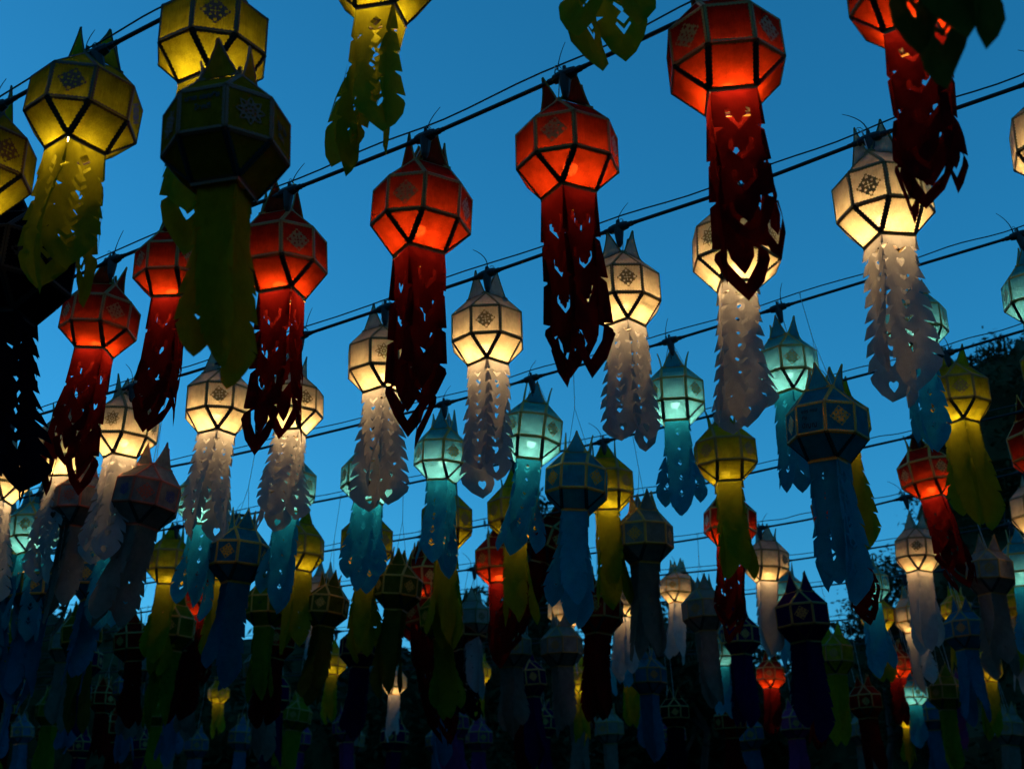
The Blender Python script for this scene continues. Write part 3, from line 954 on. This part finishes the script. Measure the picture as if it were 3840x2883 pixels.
def tree(loc, h, blobs, label, leaves=3500, leaf=.16, trunk=.18, seed=1, group='trees behind the lanterns', core=.72):
    q = random.Random(seed)
    loc = Vector(loc)
    root = bpy.data.objects.new('tree', None)
    COL.objects.link(root)
    root.location = loc
    tag(root, label, 'tree', group)
    V, F = [], []
    top = Vector((0, 0, h * .72))
    pts = [Vector((q.uniform(-.1, .1) * k, q.uniform(-.1, .1) * k, h * .72 * k / 6)) for k in range(7)]
    tube(V, F, pts, [trunk * (1 - .11 * k) for k in range(7)], 8)
    for b in blobs:
        c = Vector(b[:3])
        base = pts[q.randrange(3, 7)]
        mid = (base + c) / 2 + Vector((q.uniform(-.3, .3), q.uniform(-.3, .3), q.uniform(0, .3)))
        tube(V, F, [base, mid, c], [trunk * .5, trunk * .3, trunk * .08], 5)
    link('trunk', mesh('trunk', V, F, BARK, True), root)
    V, F = [], []
    tot = sum(b[3] * b[3] * b[4] for b in blobs)
    for b in blobs:
        n = int(leaves * b[3] * b[3] * b[4] / tot)
        clumps = []
        for _ in range(max(6, n // 28)):
            while True:
                u = Vector((q.uniform(-1, 1), q.uniform(-1, 1), q.uniform(-1, 1)))
                if u.length < 1: break
            if u.length > 1e-3: u = u.normalized() * u.length ** .45
            clumps.append(Vector((b[0] + u.x * b[3], b[1] + u.y * b[3], b[2] + u.z * b[4])))
        for i in range(n):
            c = clumps[q.randrange(len(clumps))]
            s = leaf * 2.2
            p = c + Vector((q.gauss(0, s), q.gauss(0, s), q.gauss(0, s * .8)))
            d = Vector((q.gauss(0, 1), q.gauss(0, 1), q.gauss(-.2, .7))).normalized()
            e_ = d.cross(Vector((q.gauss(0, 1), q.gauss(0, 1), q.gauss(0, 1)))).normalized()
            l, wd = leaf * q.uniform(.7, 1.3), leaf * q.uniform(.3, .5)
            k = len(V)
            V += [p - d * l, p + e_ * wd, p + d * l, p - e_ * wd]
            F.append((k, k + 1, k + 2, k + 3))
    for b in blobs:
        k0 = len(V)
        for i in range(7):
            for j in range(10):
                ph, th = math.pi * (i + .5) / 7, 2 * math.pi * j / 10
                rr = core * q.uniform(.8, 1.1)
                V.append(Vector((b[0] + b[3] * rr * math.sin(ph) * math.cos(th), b[1] + b[3] * rr * math.sin(ph) * math.sin(th), b[2] + b[4] * rr * math.cos(ph))))
        for i in range(6):
            for j in range(10):
                F.append((k0 + i * 10 + j, k0 + i * 10 + (j + 1) % 10, k0 + (i + 1) * 10 + (j + 1) % 10, k0 + (i + 1) * 10 + j))
    link('crown', mesh('crown', V, F, LEAF), root)
    return root
def px(x, d):
    return (x - 1920) / FPX * d
g = lambda d: d / CP * .99
# blobs: x y z radius half-height, all from the trunk foot
tree((px(4080, 18), g(18), 0), 9, [(0, 0, 7.9, 1.5, 1.6), (-.8, .2, 7.8, .6, .6), (-1.1, .2, 6.6, .8, .8), (-.9, .2, 5.2, 1.3, 1.6), (.9, 0, 5.2, 1.6, 1.6), (-.3, -.2, 3.2, 1.5, 1.6), (.8, .4, 7.4, 1.2, 1.1)], 'tall black tree behind the rightmost lanterns, its crown against the sky', 46000, .06, .3, 2, core=.95)
tree((px(3400, 23), g(23), 0), 7.5, [(0, 0, 6.6, .55, .5), (-.35, 0, 5.9, .5, .45), (.45, 0, 5.6, .6, .6), (-.1, 0, 4.7, .5, .5), (.3, .2, 4.0, .7, .6)], 'small dark tree with gaps of sky, beside the dim red lanterns', 9000, .055, .12, 3, core=.45)
tree((px(1985, 25), g(25), 0), 9, [(0, 0, 7.4, .62, 1.5), (-.12, 0, 5.6, 1.0, 1.9), (.05, 0, 3.2, 1.2, 2.2)], 'tall smooth cypress-like dark tree rising behind the middle turquoise lanterns', 14000, .10, .2, 4)
tree((px(2590, 27), g(27), 0), 7, [(0, 0, 6.2, .7, .7), (-.6, 0, 5.2, .8, .8), (.7, 0, 5.0, .8, .9)], 'dark round tree showing under the lit white lanterns', 2600, .13, .16, 5)
tree((px(3000, 30), g(30), 0), 7, [(0, 0, 5.0, 1.5, 1.2), (-1.2, 0, 4.4, 1.2, 1.1), (1.3, 0, 4.6, 1.2, 1.2)], 'broad dark tree behind the purple lanterns', 3600, .16, .18, 6)
for i, (x, d, hh, nm) in enumerate(((-150, 30, 5.4, 'broad dark tree at the left end of the tree line'), (420, 31, 5.0, 'low dark tree second from the left in the tree line'), (900, 29, 5.0, 'low dark tree behind the unlit blue lanterns'),
                                (1350, 31, 5.6, 'dark tree behind the olive lanterns'), (1700, 30, 5.8, 'dark tree just left of the tall cypress-like tree'), (2250, 30, 5.8, 'dark tree just right of the tall cypress-like tree'),
                                (3650, 29, 6.0, 'dark tree left of the tallest tree at the right edge'))):
    tree((px(x, d), g(d), 0), hh + .8, [(0, 0, hh - .6, 1.6, 1.1), (-1.2, .3, hh - 1.5, 1.5, 1.2), (1.2, -.2, hh - 1.3, 1.5, 1.2), (0, 0, hh - 2.8, 2.0, 1.4), (-.2, -.4, 1.2, 2.2, 1.2)], nm, 4200, .17, .2, 20 + i)

# far wood behind the lanterns; unseen side woods added to block low skylight
def wood(name, label, arc, radius, height, seed, leaf=.3, dens=26):
    q = random.Random(seed)
    V, F = [], []
    n = 60
    a0, a1 = arc
    ring = []
    for i in range(n + 1):
        t = i / n
        an = R(a0 + (a1 - a0) * t)
        d = radius + .8 * math.sin(t * 23) + .5 * math.sin(t * 57)
        hh = height(t) * (.9 + .07 * math.sin(t * 41 + seed) + .06 * math.sin(t * 97))
        ring.append((Vector((math.sin(an) * d, math.cos(an) * d, 0)), hh, Vector((math.sin(an), math.cos(an), 0))))
    for i, (p, hh, dr) in enumerate(ring):
        for k, (o, z) in enumerate(((-1.6, 0), (-1.5, .35), (-1.1, .7), (-.4, .93), (.6, 1.0), (1.6, .9), (2.2, .5), (2.2, 0))):
            V.append(p + dr * o + Vector((0, 0, hh * z - .35 if z > 0 else 0)))
    for i in range(n):
        for k in range(7):
            b = i * 8 + k
            F.append((b, b + 1, b + 9, b + 8))
    for i in range(n):
        p, hh, dr = ring[i]
        p2, h2, _ = ring[i + 1]
        m = int((p2 - p).length * dens)
        for _ in range(m):
            t = q.random()
            z = q.random() ** .6
            h3 = hh + (h2 - hh) * t
            c = p.lerp(p2, t) + dr * ((-1.7 + 1.6 * max(0, z - .5) * 2) + q.gauss(0, .2)) + Vector((0, 0, h3 * z + q.gauss(0, .22)))
            d = Vector((q.gauss(0, 1), q.gauss(0, 1), q.gauss(-.2, .7))).normalized()
            e_ = d.cross(Vector((q.gauss(0, 1), q.gauss(0, 1), q.gauss(0, 1)))).normalized()
            l, wd = leaf * q.uniform(.6, 1.3), leaf * q.uniform(.3, .5)
            b = len(V)
            V += [c - d * l, c + e_ * wd, c + d * l, c - e_ * wd]
            F.append((b, b + 1, b + 2, b + 3))
    o = link(name, mesh(name, V, F, LEAF))
    tag(o, label, None, None, 'stuff')
    return o
wood('far_wood', 'dark wood closing the view low behind all the lanterns', (-30, 30), 33, lambda t: 8.0 - .8 * max(0, t - .5) + 6 * max(0, abs(t - .5) - .42) * 8, 1, .2, 90)
wood('shade_wood', 'unseen wood added to shade the lantern ground', (30, 180), 24, lambda t: 9 - 1.5 * t, 2, .5, 10)
wood('shade_wood', 'unseen wood added to shade the lantern ground', (180, 330), 24, lambda t: 8 + 8 * t, 3, .5, 10)
# unseen broad trees added around the camera to hold back sky light
for i, (x, y_, hh, lab) in enumerate(((-12, -9, 9, 'wide tree added for shade to the left of the viewpoint'), (-6, -19, 8, 'wide tree added for shade just behind the viewpoint, left of centre'), (6, -18, 8, 'wide tree added for shade just behind the viewpoint, right of centre'),
                                      (13, -8, 9, 'wide tree added for shade to the right of the viewpoint'), (17, 6, 10, 'wide tree added for shade beyond the right edge of the picture'), (-16, 8, 14, 'wide tree added for shade beyond the left edge of the picture'))):
    tree((x, y_, 0), hh, [(0, 0, hh - 2, 4.6, 1.6), (-2.5, 1, hh - 3, 3.4, 1.4), (2.6, -.6, hh - 2.8, 3.4, 1.4), (.5, 2.4, hh - 3.2, 3.2, 1.3)], lab, 3200, .42, .4, 60 + i, 'trees added for shade around the viewpoint')

def palm(loc, h, label, seed):
    q = random.Random(seed)
    root = bpy.data.objects.new('palm_tree', None)
    COL.objects.link(root)
    root.location = loc
    tag(root, label, 'palm tree')
    V, F = [], []
    tube(V, F, [Vector((.15 * math.sin(k * .5), 0, h * k / 8)) for k in range(9)], [.17 - .008 * k for k in range(9)], 8)
    link('trunk', mesh('trunk', V, F, BARK, True), root)
    topx = .15 * math.sin(4)
    for k in range(13):
        V, F = [], []
        an = k * 2.4
        el = q.uniform(.1, 1.1)
        L = q.uniform(1.3, 1.7)
        d = Vector((math.cos(an), math.sin(an), 0))
        sp = [Vector((topx, 0, h)) + d * (L * t * math.cos(el * (1 - t * .5))) + Vector((0, 0, L * (math.sin(el) * t - .75 * t * t))) for t in [i / 9 for i in range(10)]]
        tube(V, F, sp, [.02 - .0018 * i for i in range(10)], 4)
        side = d.cross(Vector((0, 0, 1)))
        for i in range(1, 10):
            for s in (-1, 1):
                for j in (0, .5):
                    p = sp[i] if j == 0 or i == 9 else (sp[i] + sp[i + 1]) / 2
                    tip = p + side * s * .42 * (1 - abs(i - 4) * .09) + d * .18 + Vector((0, 0, -.22))
                    b = len(V)
                    V += [p - d * .025, p + d * .025, tip]
                    F.append((b, b + 1, b + 2))
        link('frond', mesh('frond', V, F, LEAF), root)
palm((px(2790, 26), g(26), 0), 5.6, 'dark palm tree showing in the sky gap beside a dim white lantern', 5)
